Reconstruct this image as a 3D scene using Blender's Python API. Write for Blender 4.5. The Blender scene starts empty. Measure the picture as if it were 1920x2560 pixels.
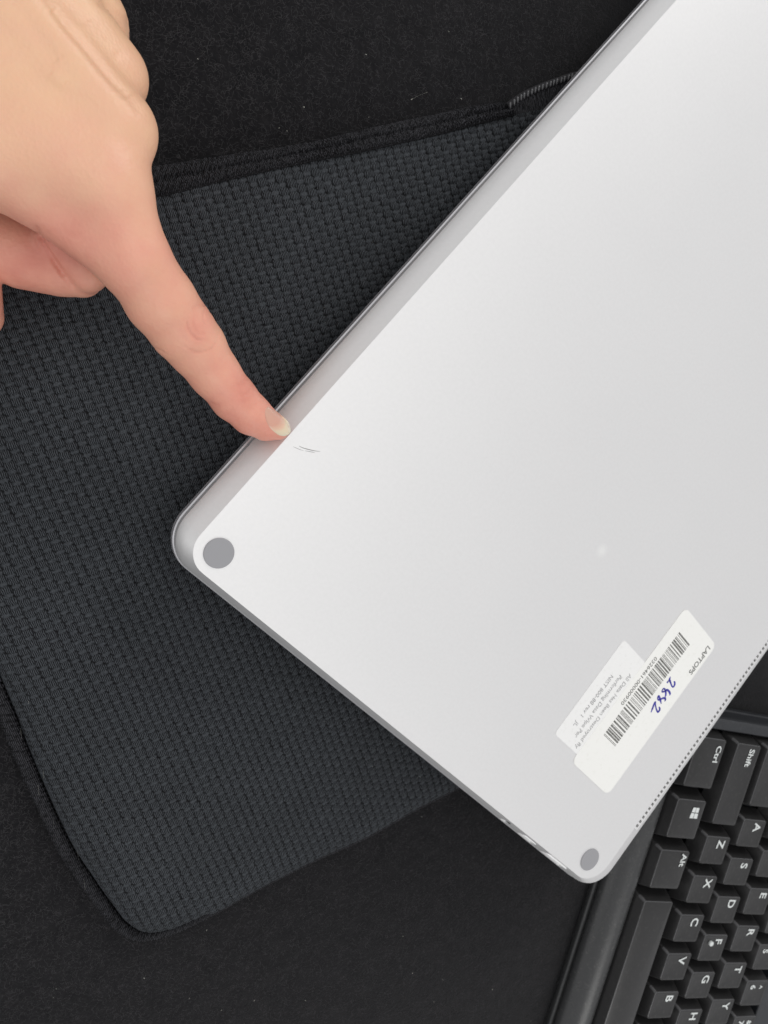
import bpy, math, random
import numpy as np
from mathutils import Matrix, Vector
rng = np.random.default_rng(7); random.seed(7)
MM = 0.001
sc = bpy.context.scene
COL = sc.collection
# ------------------------------------------------------------------ camera
# table plane is z = 0; all lengths below are millimetres, linked at 1/1000
FPX, H = 1923.0, 236.0
W = np.array([[0.9065324253, -0.0888680834, 0.4126759329],
              [0.0, -0.9775895645, -0.2105199360],
              [0.4221361887, 0.1908431482, -0.8862166388]])   # camera (right, down, forward) -> world
EYE = np.array([0, 0, H])
cam_d = bpy.data.cameras.new('camera'); cam = bpy.data.objects.new('camera', cam_d); COL.objects.link(cam)
sc.camera = cam
cam_d.sensor_fit = 'VERTICAL'; cam_d.sensor_height = 36.0; cam_d.lens = FPX / 2560 * 36.0
cam_d.clip_start = 0.01; cam_d.clip_end = 20
R4 = Matrix([[W[0][0], -W[0][1], -W[0][2], 0], [W[1][0], -W[1][1], -W[1][2], 0], [W[2][0], -W[2][1], -W[2][2], H * MM], [0, 0, 0, 1]])
cam.matrix_world = R4
cam_d.dof.use_dof = True; cam_d.dof.focus_distance = 0.215; cam_d.dof.aperture_fstop = cam_d.lens / 0.9
# ------------------------------------------------------------------ light
world = bpy.data.worlds.new('World'); sc.world = world; world.use_nodes = True
bg = world.node_tree.nodes['Background']; bg.inputs[0].default_value = (0.985, 0.985, 1.0, 1); bg.inputs[1].default_value = 0.63
def area(name, loc, target, size, power, color=(1, 1, 1), sy=None):
    l = bpy.data.lights.new(name, 'AREA'); l.shape = 'RECTANGLE'; l.size = size; l.size_y = sy or size
    l.energy = power; l.color = color
    o = bpy.data.objects.new(name, l); COL.objects.link(o); o.location = loc
    o.rotation_euler = (Vector(target) - Vector(loc)).to_track_quat('-Z', 'Y').to_euler()
    return o
area('left_wall_light', (-1.30, -0.05, 0.50), (0.2, -0.1, 0), 0.9, 1.2, (1.0, 0.99, 0.97))
area('window_light', (1.15, 1.40, 0.95), (0.1, -0.03, 0), 0.65, 9.5, (1.0, 0.985, 0.96))
area('far_ceiling_light', (0.12, -1.05, 0.95), (0.2, -0.15, 0), 0.45, 2.0, (1.0, 0.99, 0.96))
area('ceiling_light', (0.15, 0.20, 1.60), (0.1, -0.03, 0), 1.1, 4.6, (1.0, 0.98, 0.95))
sc.view_settings.view_transform = 'Standard'; sc.view_settings.look = 'None'
sc.view_settings.exposure = 0.0; sc.view_settings.gamma = 1.0
# ------------------------------------------------------------------ projection helpers (photo pixel -> place)
def ray(px): return W @ np.array([(px[0] - 960) / FPX, (px[1] - 1280) / FPX, 1.0])
def on_table(px, z=0.0):
    r = ray(px); return r * ((z - H) / r[2]) + EYE
def at_depth(px, py, Z): return np.array([(px - 960) / FPX * Z, (py - 1280) / FPX * Z, Z])   # camera frame
def cam2world(c): return c @ W.T + EYE
# ------------------------------------------------------------------ object helpers
def lin(r, g, b):
    f = lambda c: (c / 255 / 12.92) if c / 255 <= 0.04045 else ((c / 255 + 0.055) / 1.055) ** 2.4
    return (f(r), f(g), f(b), 1)
def mesh(name, V, F, mat=None, parent=None, smooth=False, props=None):
    me = bpy.data.meshes.new(name)
    V = np.asarray(V, dtype=np.float64) * MM
    if isinstance(F, np.ndarray):
        n, k = F.shape
        me.vertices.add(len(V)); me.vertices.foreach_set('co', V.ravel())
        me.loops.add(n * k); me.loops.foreach_set('vertex_index', F.ravel().astype(np.int32))
        me.polygons.add(n); me.polygons.foreach_set('loop_start', (np.arange(n) * k).astype(np.int32))
        me.update(calc_edges=True)
    else:
        me.from_pydata([tuple(v) for v in V], [], F); me.update()
    if mat is not None:
        for m in (mat if isinstance(mat, (list, tuple)) else [mat]): me.materials.append(m)
    if smooth: me.polygons.foreach_set('use_smooth', np.ones(len(me.polygons), dtype=bool))
    me.validate()
    o = bpy.data.objects.new(name, me); COL.objects.link(o)
    if parent: o.parent = parent
    if props:
        for k_, v_ in props.items(): o[k_] = v_
    return o
def thing(name, label, cat, M=None):
    o = bpy.data.objects.new(name, None); COL.objects.link(o); o.empty_display_size = 0.01
    o['label'] = label; o['category'] = cat
    if M is not None: o.matrix_world = M
    return o
def frame(origin, X, Y, N):
    M = Matrix.Identity(4)
    for i in range(3):
        M[i][0] = X[i]; M[i][1] = Y[i]; M[i][2] = N[i]; M[i][3] = origin[i] * MM
    return M
def box(x0, x1, y0, y1, z0, z1, V=None, F=None):
    V = [] if V is None else V; F = [] if F is None else F
    b = len(V)
    V += [(x0, y0, z0), (x1, y0, z0), (x1, y1, z0), (x0, y1, z0), (x0, y0, z1), (x1, y0, z1), (x1, y1, z1), (x0, y1, z1)]
    F += [[b, b + 3, b + 2, b + 1], [b + 4, b + 5, b + 6, b + 7], [b, b + 1, b + 5, b + 4], [b + 1, b + 2, b + 6, b + 5], [b + 2, b + 3, b + 7, b + 6], [b + 3, b, b + 4, b + 7]]
    return V, F
def rrect(x0, x1, y0, y1, r, n=10):
    r = r if isinstance(r, (list, tuple)) else [r] * 4
    P = []
    for (cx, cy, a0), rr in zip(((x1, y0, -90), (x1, y1, 0), (x0, y1, 90), (x0, y0, 180)), r):
        sx = -1 if cx == x1 else 1; sy = 1 if cy == y0 else -1
        for i in range(n + 1):
            a = math.radians(a0 + 90 * i / n)
            P.append((cx + sx * rr + rr * math.cos(a), cy + sy * rr + rr * math.sin(a)))
    return P
def loft(loops, cap0=True, cap1=True):
    """loops: list of equal-length closed loops of 3-D points, from top to bottom (top loop counter-clockwise)."""
    V = [p for l in loops for p in l]; n = len(loops[0]); F = []
    for k in range(len(loops) - 1):
        for i in range(n):
            j = (i + 1) % n
            F.append([k * n + i, (k + 1) * n + i, (k + 1) * n + j, k * n + j])
    if cap0: F.append(list(range(n)))
    if cap1: F.append([(len(loops) - 1) * n + i for i in range(n)][::-1])
    return V, F
def bevel(o, w, seg=2, ang=30):
    m = o.modifiers.new('bevel', 'BEVEL'); m.width = w * MM; m.segments = seg; m.limit_method = 'ANGLE'; m.angle_limit = math.radians(ang)
    return o
def text_mesh(s, size, bold=False, xscale=1.0, space=1.0):
    c = bpy.data.curves.new('t', 'FONT'); c.body = s; c.size = size; c.resolution_u = 3; c.space_character = space
    c.offset = 0.022 * size if bold else 0.012 * size
    o = bpy.data.objects.new('t', c); COL.objects.link(o)
    dg = bpy.context.evaluated_depsgraph_get(); me = o.evaluated_get(dg).to_mesh()
    V = [(v.co.x * xscale, v.co.y) for v in me.vertices]; F = [list(p.vertices) for p in me.polygons]
    o.evaluated_get(dg).to_mesh_clear(); bpy.data.objects.remove(o); bpy.data.curves.remove(c)
    V = np.array(V)
    return V, F
def text_obj(name, s, size, origin, xd, yd, z, mat, parent, align='l', **kw):
    V, F = text_mesh(s, size, **kw)
    w = V[:, 0].max(); hgt = V[:, 1].max()
    if align == 'c': V = V - [(V[:, 0].min() + w) / 2, (V[:, 1].min() + hgt) / 2]
    xd = np.array(xd); yd = np.array(yd)
    P = [(origin[0] + v[0] * xd[0] + v[1] * yd[0], origin[1] + v[0] * xd[1] + v[1] * yd[1], z) for v in V]
    return mesh(name, P, F, mat, parent)
def strip2d(pts, w, z):
    """flat ribbon of half width w (scalar or list) along 2-D points"""
    pts = np.array(pts, float); t = np.gradient(pts, axis=0); t /= np.linalg.norm(t, axis=1)[:, None] + 1e-9
    nrm = np.stack([-t[:, 1], t[:, 0]], 1); w = np.broadcast_to(np.asarray(w, float), (len(pts),))
    A = pts + nrm * w[:, None]; B = pts - nrm * w[:, None]; n = len(pts)
    V = [(*a, z) for a in A] + [(*b, z) for b in B]
    F = [[i, n + i, n + i + 1, i + 1] for i in range(n - 1)]
    return V, F
def smooth_path(P, n):
    """Catmull-Rom resample of a polyline to n points"""
    P = np.array(P, float); Q = np.vstack([2 * P[0] - P[1], P, 2 * P[-1] - P[-2]])
    out = []; m = len(P) - 1
    for s in np.linspace(0, m, n):
        i = min(int(s), m - 1); t = s - i
        p0, p1, p2, p3 = Q[i], Q[i + 1], Q[i + 2], Q[i + 3]
        out.append(0.5 * ((2 * p1) + (-p0 + p2) * t + (2 * p0 - 5 * p1 + 4 * p2 - p3) * t * t + (-p0 + 3 * p1 - 3 * p2 + p3) * t ** 3))
    return np.array(out)
# ------------------------------------------------------------------ materials
def mat(name, color, rough=0.5, metal=0.0, spec=0.5, **kw):
    m = bpy.data.materials.new(name); m.use_nodes = True; nt = m.node_tree; b = nt.nodes['Principled BSDF']
    b.inputs['Base Color'].default_value = color; b.inputs['Roughness'].default_value = rough; b.inputs['Metallic'].default_value = metal
    b.inputs['Specular IOR Level'].default_value = spec
    for k, v in kw.items(): b.inputs[k.replace('_', ' ')].default_value = v
    return m, nt, b
def coord(nt, kind='Object'):
    return nt.nodes.new('ShaderNodeTexCoord').outputs[kind]
def noise(nt, vec, scale, detail=3, rough=0.5):
    n = nt.nodes.new('ShaderNodeTexNoise'); n.inputs['Scale'].default_value = scale; n.inputs['Detail'].default_value = detail
    n.inputs['Roughness'].default_value = rough; nt.links.new(vec, n.inputs['Vector']); return n.outputs['Fac']
def ramp(nt, fac, stops):
    r = nt.nodes.new('ShaderNodeValToRGB'); e = r.color_ramp.elements
    while len(e) > 1: e.remove(e[0])
    e[0].position = stops[0][0]; e[0].color = stops[0][1]
    for p, c in stops[1:]:
        x = e.new(p); x.color = c
    nt.links.new(fac, r.inputs['Fac']); return r.outputs['Color']
def bump(nt, b, hgt, dist, strength=1.0, prev=None):
    n = nt.nodes.new('ShaderNodeBump'); n.inputs['Distance'].default_value = dist; n.inputs['Strength'].default_value = strength
    nt.links.new(hgt, n.inputs['Height'])
    if prev is not None: nt.links.new(prev, n.inputs['Normal'])
    nt.links.new(n.outputs['Normal'], b.inputs['Normal']); return n.outputs['Normal']
def mapr(nt, v, a, b_, c, d):
    n = nt.nodes.new('ShaderNodeMapRange'); 
    for i, x in zip(('From Min', 'From Max', 'To Min', 'To Max'), (a, b_, c, d)): n.inputs[i].default_value = x
    nt.links.new(v, n.inputs['Value']); return n.outputs['Result']
def g(v): return (v, v, v, 1)

def metal_mat(name, col, rough, metal, glint=None):
    m, nt, b = mat(name, col, rough, metal)
    co = coord(nt)
    n1 = noise(nt, co, 2600, 2, 0.6); n2 = noise(nt, co, 25, 3, 0.5); n3 = noise(nt, co, 900, 2)
    mx = nt.nodes.new('ShaderNodeMix'); mx.data_type = 'RGBA'; mx.blend_type = 'MULTIPLY'; mx.inputs[0].default_value = 1.0
    mx.inputs[6].default_value = col
    nt.links.new(ramp(nt, n3, [(0.3, g(0.975)), (0.7, g(1.0))]), mx.inputs[7]); nt.links.new(mx.outputs[2], b.inputs['Base Color'])
    nt.links.new(mapr(nt, n2, 0.3, 0.7, rough - 0.03, rough + 0.03), b.inputs['Roughness'])
    bump(nt, b, n1, 0.00003, 0.35)
    if glint:  # soft reflected glint painted into the plate's base colour
        vm = nt.nodes.new('ShaderNodeVectorMath'); vm.operation = 'DISTANCE'; nt.links.new(co, vm.inputs[0]); vm.inputs[1].default_value = glint
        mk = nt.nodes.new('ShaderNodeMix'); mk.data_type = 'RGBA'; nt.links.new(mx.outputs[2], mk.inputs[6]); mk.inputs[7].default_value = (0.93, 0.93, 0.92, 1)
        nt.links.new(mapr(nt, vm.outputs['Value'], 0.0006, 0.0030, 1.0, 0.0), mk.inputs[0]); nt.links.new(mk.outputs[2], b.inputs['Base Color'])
    sm2 = noise(nt, co, 14, 5, 0.65); nt.links.new(mapr(nt, sm2, 0.35, 0.65, rough - 0.015, rough + 0.015), b.inputs['Roughness'])
    return m
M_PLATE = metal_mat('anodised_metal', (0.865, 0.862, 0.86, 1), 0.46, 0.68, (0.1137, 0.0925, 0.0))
M_LID = metal_mat('lid_metal', (0.66, 0.655, 0.68, 1), 0.36, 0.7)
M_GROOVE, _, _ = mat('dark_gap', (0.012, 0.012, 0.014, 1), 0.6)
M_FOOT, nt, b = mat('foot_rubber', (0.32, 0.32, 0.335, 1), 0.62); bump(nt, b, noise(nt, coord(nt), 1800, 2), 0.00004, 0.4)
M_PORT, _, _ = mat('port_steel', (0.95, 0.95, 0.95, 1), 0.35, 0.1)
M_TONGUE, _, _ = mat('port_tongue', (0.5, 0.5, 0.48, 1), 0.35)
M_VENT, _, _ = mat('vent_dark', (0.14, 0.14, 0.13, 1), 0.7)
def paper(name, col, var):
    m, nt, b = mat(name, col, 0.45)
    co = coord(nt)
    r = ramp(nt, noise(nt, co, 500, 4, 0.7), [(0.25, (col[0] * var, col[1] * var, col[2] * var * 0.98, 1)), (0.45, col), (1, col)])
    nt.links.new(r, b.inputs['Base Color']); bump(nt, b, noise(nt, co, 300, 3), 0.0001, 0.25); return m
M_STICK = paper('sticker_paper', (0.90, 0.90, 0.87, 1), 0.93)
M_STICK2 = paper('worn_sticker_film', (0.88, 0.88, 0.87, 1), 0.88)
M_INK, nt, b = mat('thermal_ink', (0.10, 0.10, 0.085, 1), 0.6)
nt.links.new(ramp(nt, noise(nt, coord(nt), 1400, 3, .7), [(0.3, g(0.30)), (0.6, (0.10, 0.10, 0.085, 1))]), b.inputs['Base Color'])
M_FAINT, nt, b = mat('faded_ink', (0.36, 0.36, 0.36, 1), 0.6)
nt.links.new(ramp(nt, noise(nt, coord(nt), 1500, 3, .7), [(0.35, g(0.68)), (0.6, g(0.30))]), b.inputs['Base Color'])
M_PEN, nt, b = mat('blue_marker', (0.02, 0.02, 0.32, 1), 0.4)
nt.links.new(ramp(nt, noise(nt, coord(nt), 900, 2, .5), [(0.3, (0.012, 0.010, 0.20, 1)), (0.7, (0.05, 0.045, 0.42, 1))]), b.inputs['Base Color'])
M_SCR, _, _ = mat('scratch', (0.12, 0.11, 0.11, 1), 0.5, 0.3)
M_SCR2, _, _ = mat('light_scratch', (0.42, 0.41, 0.41, 1), 0.5, 0.3)
M_GLINT, _, _ = mat('painted_glint', (0.97, 0.97, 0.96, 1), 0.5, 0.2)  # pale tone of the painted plate glint

def plastic(name, col, r0, r1, bscale=1500, bd=0.00004):
    m, nt, b = mat(name, col, r0); co = coord(nt)
    nt.links.new(mapr(nt, noise(nt, co, 60, 4, 0.6), 0.3, 0.7, r0, r1), b.inputs['Roughness'])
    bump(nt, b, noise(nt, co, bscale, 2), bd, 0.35)
    dust = ramp(nt, noise(nt, co, 700, 4, 0.75), [(0.55, col), (0.80, (col[0] * 2.2 + .01, col[1] * 2.1 + .01, col[2] * 2 + .01, 1))])
    nt.links.new(dust, b.inputs['Base Color']); return m
M_KEY = plastic('key_plastic', (0.020, 0.0197, 0.020, 1), 0.31, 0.42)
M_KEY.node_tree.nodes['Principled BSDF'].inputs['Specular IOR Level'].default_value = 0.42
M_CASE = plastic('case_plastic', (0.040, 0.041, 0.042, 1), 0.24, 0.30)
M_CASE2 = plastic('case_plastic_matte', (0.020, 0.022, 0.026, 1), 0.42, 0.5)
M_EDGE = plastic('key_edge_highlight', (0.075, 0.075, 0.078, 1), 0.2, 0.3)  # edge highlight painted in as lighter colour, on glossier polished plastic
M_LEG, _, _ = mat('legend_white', (0.68, 0.71, 0.70, 1), 0.5)

# felt
M_FELT, nt, b = mat('black_felt', (0.02, 0.02, 0.022, 1), 0.95, spec=0.15)
b.inputs['Sheen Weight'].default_value = 0.12; b.inputs['Sheen Roughness'].default_value = 0.5
co = coord(nt)
nA = noise(nt, co, 900, 5, 0.75); nB = noise(nt, co, 160, 4, 0.7); nC = noise(nt, co, 9, 3, 0.5)
ad = nt.nodes.new('ShaderNodeMath'); ad.operation = 'ADD'; nt.links.new(nA, ad.inputs[0]); nt.links.new(nB, ad.inputs[1])
ad2 = nt.nodes.new('ShaderNodeMath'); ad2.operation = 'MULTIPLY_ADD'; nt.links.new(nC, ad2.inputs[0]); ad2.inputs[1].default_value = 0.12; nt.links.new(ad.outputs[0], ad2.inputs[2])
nt.links.new(ramp(nt, mapr(nt, ad2.outputs[0], 0.75, 1.6, 0, 1), [(0.10, (0.004, 0.004, 0.005, 1)), (0.5, (0.0095, 0.0092, 0.0105, 1)), (0.9, (0.022, 0.021, 0.023, 1))]), b.inputs['Base Color'])
bump(nt, b, nA, 0.0005, 0.6)
M_FIBRE, nt, b = mat('felt_fibre', (0.052, 0.050, 0.053, 1), 0.9, spec=0.2)
M_LINT, _, _ = mat('lint', (0.42, 0.42, 0.38, 1), 0.9)
# knitted sleeve: fine wavy ribs on top of the modelled lumps
def knit(name, dark, mid, light, backing=True):
    """yarn: fine wavy ribs (dark / light), flat ties in the mid tone, a near-black backing where attribute 'depth' is 0"""
    m, nt, b = mat(name, mid, 0.80, spec=0.25)
    co = coord(nt)
    mp = nt.nodes.new('ShaderNodeMapping'); mp.inputs['Rotation'].default_value = (0, 0, math.radians(-14.6)); nt.links.new(co, mp.inputs['Vector'])
    wv = nt.nodes.new('ShaderNodeTexWave'); wv.wave_type = 'BANDS'; wv.bands_direction = 'X'; wv.inputs['Scale'].default_value = 640
    wv.inputs['Distortion'].default_value = 3.5; wv.inputs['Detail'].default_value = 2; wv.inputs['Detail Scale'].default_value = 1.6
    nt.links.new(mp.outputs[0], wv.inputs['Vector'])
    n1 = noise(nt, co, 1700, 3, 0.75); n2 = noise(nt, co, 45, 3, .5)
    h_ = nt.nodes.new('ShaderNodeMath'); h_.operation = 'MULTIPLY_ADD'; nt.links.new(n1, h_.inputs[0]); h_.inputs[1].default_value = 0.8; nt.links.new(wv.outputs['Fac'], h_.inputs[2])
    rib = ramp(nt, h_.outputs[0], [(0.50, dark), (1.05, mid), (1.5, light)])
    tie_c = ramp(nt, n1, [(0.25, mid), (0.62, light)])
    at = nt.nodes.new('ShaderNodeAttribute'); at.attribute_name = 'depth'; a2 = nt.nodes.new('ShaderNodeAttribute'); a2.attribute_name = 'tie'
    m1 = nt.nodes.new('ShaderNodeMix'); m1.data_type = 'RGBA'; nt.links.new(a2.outputs['Fac'], m1.inputs[0]); nt.links.new(rib, m1.inputs[6]); nt.links.new(tie_c, m1.inputs[7])
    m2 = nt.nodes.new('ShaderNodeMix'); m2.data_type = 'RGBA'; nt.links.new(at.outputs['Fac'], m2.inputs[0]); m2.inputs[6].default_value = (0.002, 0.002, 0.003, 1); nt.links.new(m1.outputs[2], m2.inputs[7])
    m3 = nt.nodes.new('ShaderNodeMix'); m3.data_type = 'RGBA'; m3.blend_type = 'MULTIPLY'; m3.inputs[0].default_value = 1.0
    nt.links.new(ramp(nt, n2, [(0.3, g(0.85)), (0.7, g(1.0))]), m3.inputs[7]); nt.links.new(m2.outputs[2], m3.inputs[6])
    nt.links.new(m3.outputs[2], b.inputs['Base Color'])
    bump(nt, b, h_.outputs[0], 0.00018, 0.8)
    return m
M_KNIT = knit('knit_fabric', (0.002, 0.0025, 0.004, 1), (0.021, 0.0245, 0.029, 1), (0.068, 0.075, 0.084, 1))
M_BIND = knit('binding_fabric', (0.003, 0.003, 0.004, 1), (0.017, 0.017, 0.020, 1), (0.058, 0.058, 0.066, 1))
M_ZIP, _, _ = mat('zip_teeth', (0.075, 0.075, 0.08, 1), 0.2)
M_TAPE, _, _ = mat('zip_tape', (0.008, 0.008, 0.010, 1), 0.8)

def knit_depth(o, thr=0.35):
    n = len(o.data.vertices); c_ = np.zeros(n * 3); o.data.vertices.foreach_get('co', c_); c_ = c_.reshape(-1, 3) / MM
    r = 0.5 + 0.5 * np.sin(c_[:, 0] * 5.1 + 1.3 * np.sin(c_[:, 1] * 2.1)) * np.sin(c_[:, 1] * 4.7 + c_[:, 2] * 3 + 1.1 * np.sin(c_[:, 0] * 1.7)) + 0.12 * (rng.random(n) - .5)
    o.data.attributes.new('depth', 'FLOAT', 'POINT').data.foreach_set('value', np.where(r < thr, 0.15, 1.0).astype(np.float32)); return o
# ================================================================== table felt
V = []; F = []
a = 900
felt = mesh('felt_cloth', [(-a, -a, 0), (a, -a, 0), (a, a, 0), (-a, a, 0)], [[0, 1, 2, 3]], M_FELT, props={'kind': 'structure'})
# loose fibres standing on the felt, lint
def visible_table_points(n, pxbox):
    P = np.column_stack([rng.uniform(pxbox[0], pxbox[2], n), rng.uniform(pxbox[1], pxbox[3], n)])
    return np.array([on_table(p) for p in P])
def fibres(P, length, wid, zmax, seg=4, curl=0.55):
    n = len(P); ang = rng.uniform(0, 2 * np.pi, n); cur = rng.normal(0, curl, n); L = length * rng.uniform(0.5, 1.5, n); wv = wid * rng.uniform(.6, 1.3, n)
    pts = [P + [0, 0, 0.02]]; pos = pts[0].copy(); a_ = ang.copy()
    zz = rng.uniform(0.3, 1.0, n) * zmax
    for k in range(seg):
        t = (k + 1) / seg
        a_ = a_ + cur + rng.normal(0, curl * .45, n)
        pos = pos + np.column_stack([np.cos(a_), np.sin(a_), np.zeros(n)]) * (L / seg)[:, None]
        q = pos.copy(); q[:, 2] = 0.02 + zz * math.sin(t * math.pi * 0.8)
        pts.append(q)
    pts = np.array(pts)                                     # seg+1, n, 3
    tan = np.gradient(pts, axis=0); side = np.stack([-tan[..., 1], tan[..., 0], tan[..., 2] * 0], -1); side /= np.linalg.norm(side, axis=-1, keepdims=True) + 1e-9
    A = pts + side * wv[None, :, None]; B = pts - side * wv[None, :, None]
    V = np.concatenate([A.transpose(1, 0, 2), B.transpose(1, 0, 2)], 1).reshape(-1, 3)
    m = seg + 1; base = (np.arange(n) * 2 * m)[:, None, None]
    q = np.array([[k, m + k, m + k + 1, k + 1] for k in range(seg)])[None]
    return V, (base + q).reshape(-1, 4)
# ------------------------------------------------------------------ sleeve outline
def TB(pts, z): return np.array([on_table(p, z)[:2] for p in pts])
left_px = [(-330, 1050), (-140, 1420), (0, 1740), (48, 1862), (96, 1976), (158, 2108), (216, 2197), (262, 2262), (300, 2308), (350, 2334), (425, 2324), (527, 2280), (647, 2216), (787, 2146), (917, 2088), (1025, 2027), (1145, 1966), (1330, 1880)]
LEFT = smooth_path(TB(left_px, 1.5), 260)
ZT = 9.0
outer_px = [(-330, 500), (-150, 478), (0, 462), (371, 417), (560, 388), (760, 358), (900, 325), (1093, 284), (1200, 262), (1262, 256)]
inner_px = [(-330, 600), (-150, 580), (0, 560), (357, 499), (560, 450), (760, 405), (900, 378), (1093, 335), (1200, 307), (1286, 286)]
zip_px = [(1266, 268), (1300, 244), (1340, 224), (1390, 205), (1450, 186), (1560, 165), (1700, 140)]
tape_lo_px = [(1270, 292), (1310, 282), (1350, 274), (1400, 262), (1460, 250), (1560, 235), (1700, 220)]
OUT = smooth_path(TB(outer_px, ZT - 1), 160); INN = smooth_path(TB(inner_px, ZT), 160)
top_in = TB([(-330, 600), (-150, 580), (0, 560), (357, 499), (560, 450), (760, 405), (900, 378), (1093, 335), (1286, 286), (1400, 262), (1560, 235)], ZT)
POLY = np.vstack([LEFT, TB([(1420, 1500), (1560, 235)], ZT), smooth_path(top_in, 120)[::-1]])
def seg_dist(P, A, closed=False):
    d = np.full(len(P), 1e9)
    n = len(A)
    for i in range(n if closed else n - 1):
        a_, b_ = A[i], A[(i + 1) % n]; ab = b_ - a_
        t = np.clip(((P - a_) @ ab) / (ab @ ab + 1e-12), 0, 1); d = np.minimum(d, np.linalg.norm(P - a_ - t[:, None] * ab, axis=1))
    return d
def inside(P, A):
    c = np.zeros(len(P), bool); n = len(A)
    for i in range(n):
        x0, y0 = A[i]; x1, y1 = A[(i + 1) % n]
        if y0 == y1: continue
        hit = ((y0 > P[:, 1]) != (y1 > P[:, 1])) & (P[:, 0] < (x1 - x0) * (P[:, 1] - y0) / (y1 - y0) + x0)
        c ^= hit
    return c
sleeve = thing('laptop_sleeve', 'black textured knit laptop sleeve lying open on the felt under the laptop', 'laptop sleeve')
ah = np.array([0.961, -0.277]); bh = np.array([-0.277, -0.961])           # weave row direction, across rows
PITCH, ROW = 3.33, 2.92
STEP = 0.34
u0 = np.array([POLY[:, 0].min(), POLY[:, 1].max()])
corners = POLY
U = (corners @ ah); Vv = (corners @ bh)
us = np.arange(U.min(), U.max(), STEP); vs = np.arange(Vv.min(), Vv.max(), STEP)
UU, VV = np.meshgrid(us, vs, indexing='ij')
XY = UU[..., None] * ah + VV[..., None] * bh
P2 = XY.reshape(-1, 2)
ins = inside(P2, POLY)
dl = np.full(len(P2), 50.0); dl[ins] = np.minimum(seg_dist(P2[ins], LEFT[:168:3]) - 1.0, seg_dist(P2[ins], LEFT[165::3]) + 0.1)
# knit relief: oval ribbed lumps in brick order, joined by small flat ties, over a dark backing
wob = 0.16 * np.sin(P2[:, 0] * 0.21 + 1.3 * np.sin(P2[:, 1] * .09)) + 0.13 * np.sin(P2[:, 1] * 0.27)
uu = UU.ravel() + wob; vv = VV.ravel() + 0.6 * wob
# bands run along 2a-b of the knit lattice; in each band an oval lump and a flat tie alternate, neighbouring bands are offset by half
PX_ = uu * ah[0] + vv * bh[0]; PY_ = uu * ah[1] + vv * bh[1]
eb = np.array([0.968, 0.252]); BAND, PER, SH = 1.70, 5.58, 2.866
pb = PX_ * eb[0] + PY_ * eb[1]; qb = PX_ * eb[1] - PY_ * eb[0]
lump = np.zeros(len(uu)); tie = np.zeros(len(uu)); ribs = np.zeros(len(uu)); m0 = np.floor(qb / BAND + 0.5)
def hsh(a_, b_, k): v = np.sin(a_ * 12.9898 + b_ * 78.233 + k) * 43758.5453; return v - np.floor(v)
for dm in (-1, 0, 1):
    m_ = m0 + dm; q_ = qb - m_ * BAND; k_ = np.floor((pb - m_ * SH) / PER + 0.5); p_ = pb - m_ * SH - k_ * PER
    h1, h2 = hsh(m_, k_, 0.0), hsh(m_, k_, 3.1)
    q1 = q_ - (h1 - .5) * .10 - 0.07 * p_; p1 = p_ - (h2 - .5) * .25
    l_ = np.sqrt(np.clip(1 - (np.abs(p1) / (1.52 + .12 * h1)) ** 2.8 - (np.abs(q1) / 1.10) ** 2.8, 0, 1)) * (0.85 + 0.3 * h2)
    bt = l_ > lump; lump = np.where(bt, l_, lump); ribs = np.where(bt, np.sin(p1 * 13.5 + 1.1 * np.sin(q1 * 6.0 + 6 * h2)), ribs)
    p2 = np.where(p_ > 0, p_ - PER / 2, p_ + PER / 2); wq = 0.60 + 0.12 * (p2 / 1.3) ** 2
    t_ = np.sqrt(np.clip(1 - (np.abs(p2) / 1.22) ** 3 - (np.abs(q_) / wq) ** 2.2, 0, 1)) * (0.70 + 0.3 * np.abs(np.sin(q_ * 8 + 1.5 * p2 * np.sign(q_) + 5 * h2)))
    tie = np.maximum(tie, t_)
rel = 0.52 * np.maximum(lump * 0.95 + 0.07 * ribs * (lump > 0.2), tie * 0.66) - 0.2
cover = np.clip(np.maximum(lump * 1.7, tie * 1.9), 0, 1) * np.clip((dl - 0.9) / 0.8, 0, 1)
istie = np.clip((tie * 0.80 - lump * 0.95) * 5 + 0.5, 0, 1)
prof = np.sqrt(np.clip(1 - (1 - np.clip((dl - 1.0) / 10.0, 0, 1)) ** 2, 0, 1))
puff = 0.5 * np.sin(P2[:, 0] * 0.035 + 0.6) * np.sin(P2[:, 1] * 0.03 + 1.0)
Z = 1.0 + (ZT - 1.0 + puff) * prof + rel * np.clip((dl - 0.6) / 1.4, 0, 1)
idx = -np.ones(len(P2), int)
ok = ins.reshape(UU.shape)
qi = ok[:-1, :-1] & ok[1:, :-1] & ok[1:, 1:] & ok[:-1, 1:]
I, J = np.nonzero(qi); nv = UU.shape[1]
Q = np.stack([I * nv + J, I * nv + J + 1, (I + 1) * nv + J + 1, (I + 1) * nv + J], 1)
used = np.unique(Q); idx[used] = np.arange(len(used)); Q = idx[Q]
VT = np.column_stack([P2[used], Z[used]])
e1 = VT[Q[0, 1]] - VT[Q[0, 0]]; e2 = VT[Q[0, 3]] - VT[Q[0, 0]]
if np.cross(e1, e2)[2] < 0: Q = Q[:, ::-1]
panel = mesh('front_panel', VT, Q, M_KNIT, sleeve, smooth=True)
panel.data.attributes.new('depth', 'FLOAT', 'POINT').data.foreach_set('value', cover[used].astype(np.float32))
panel.data.attributes.new('tie', 'FLOAT', 'POINT').data.foreach_set('value', istie[used].astype(np.float32))
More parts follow.
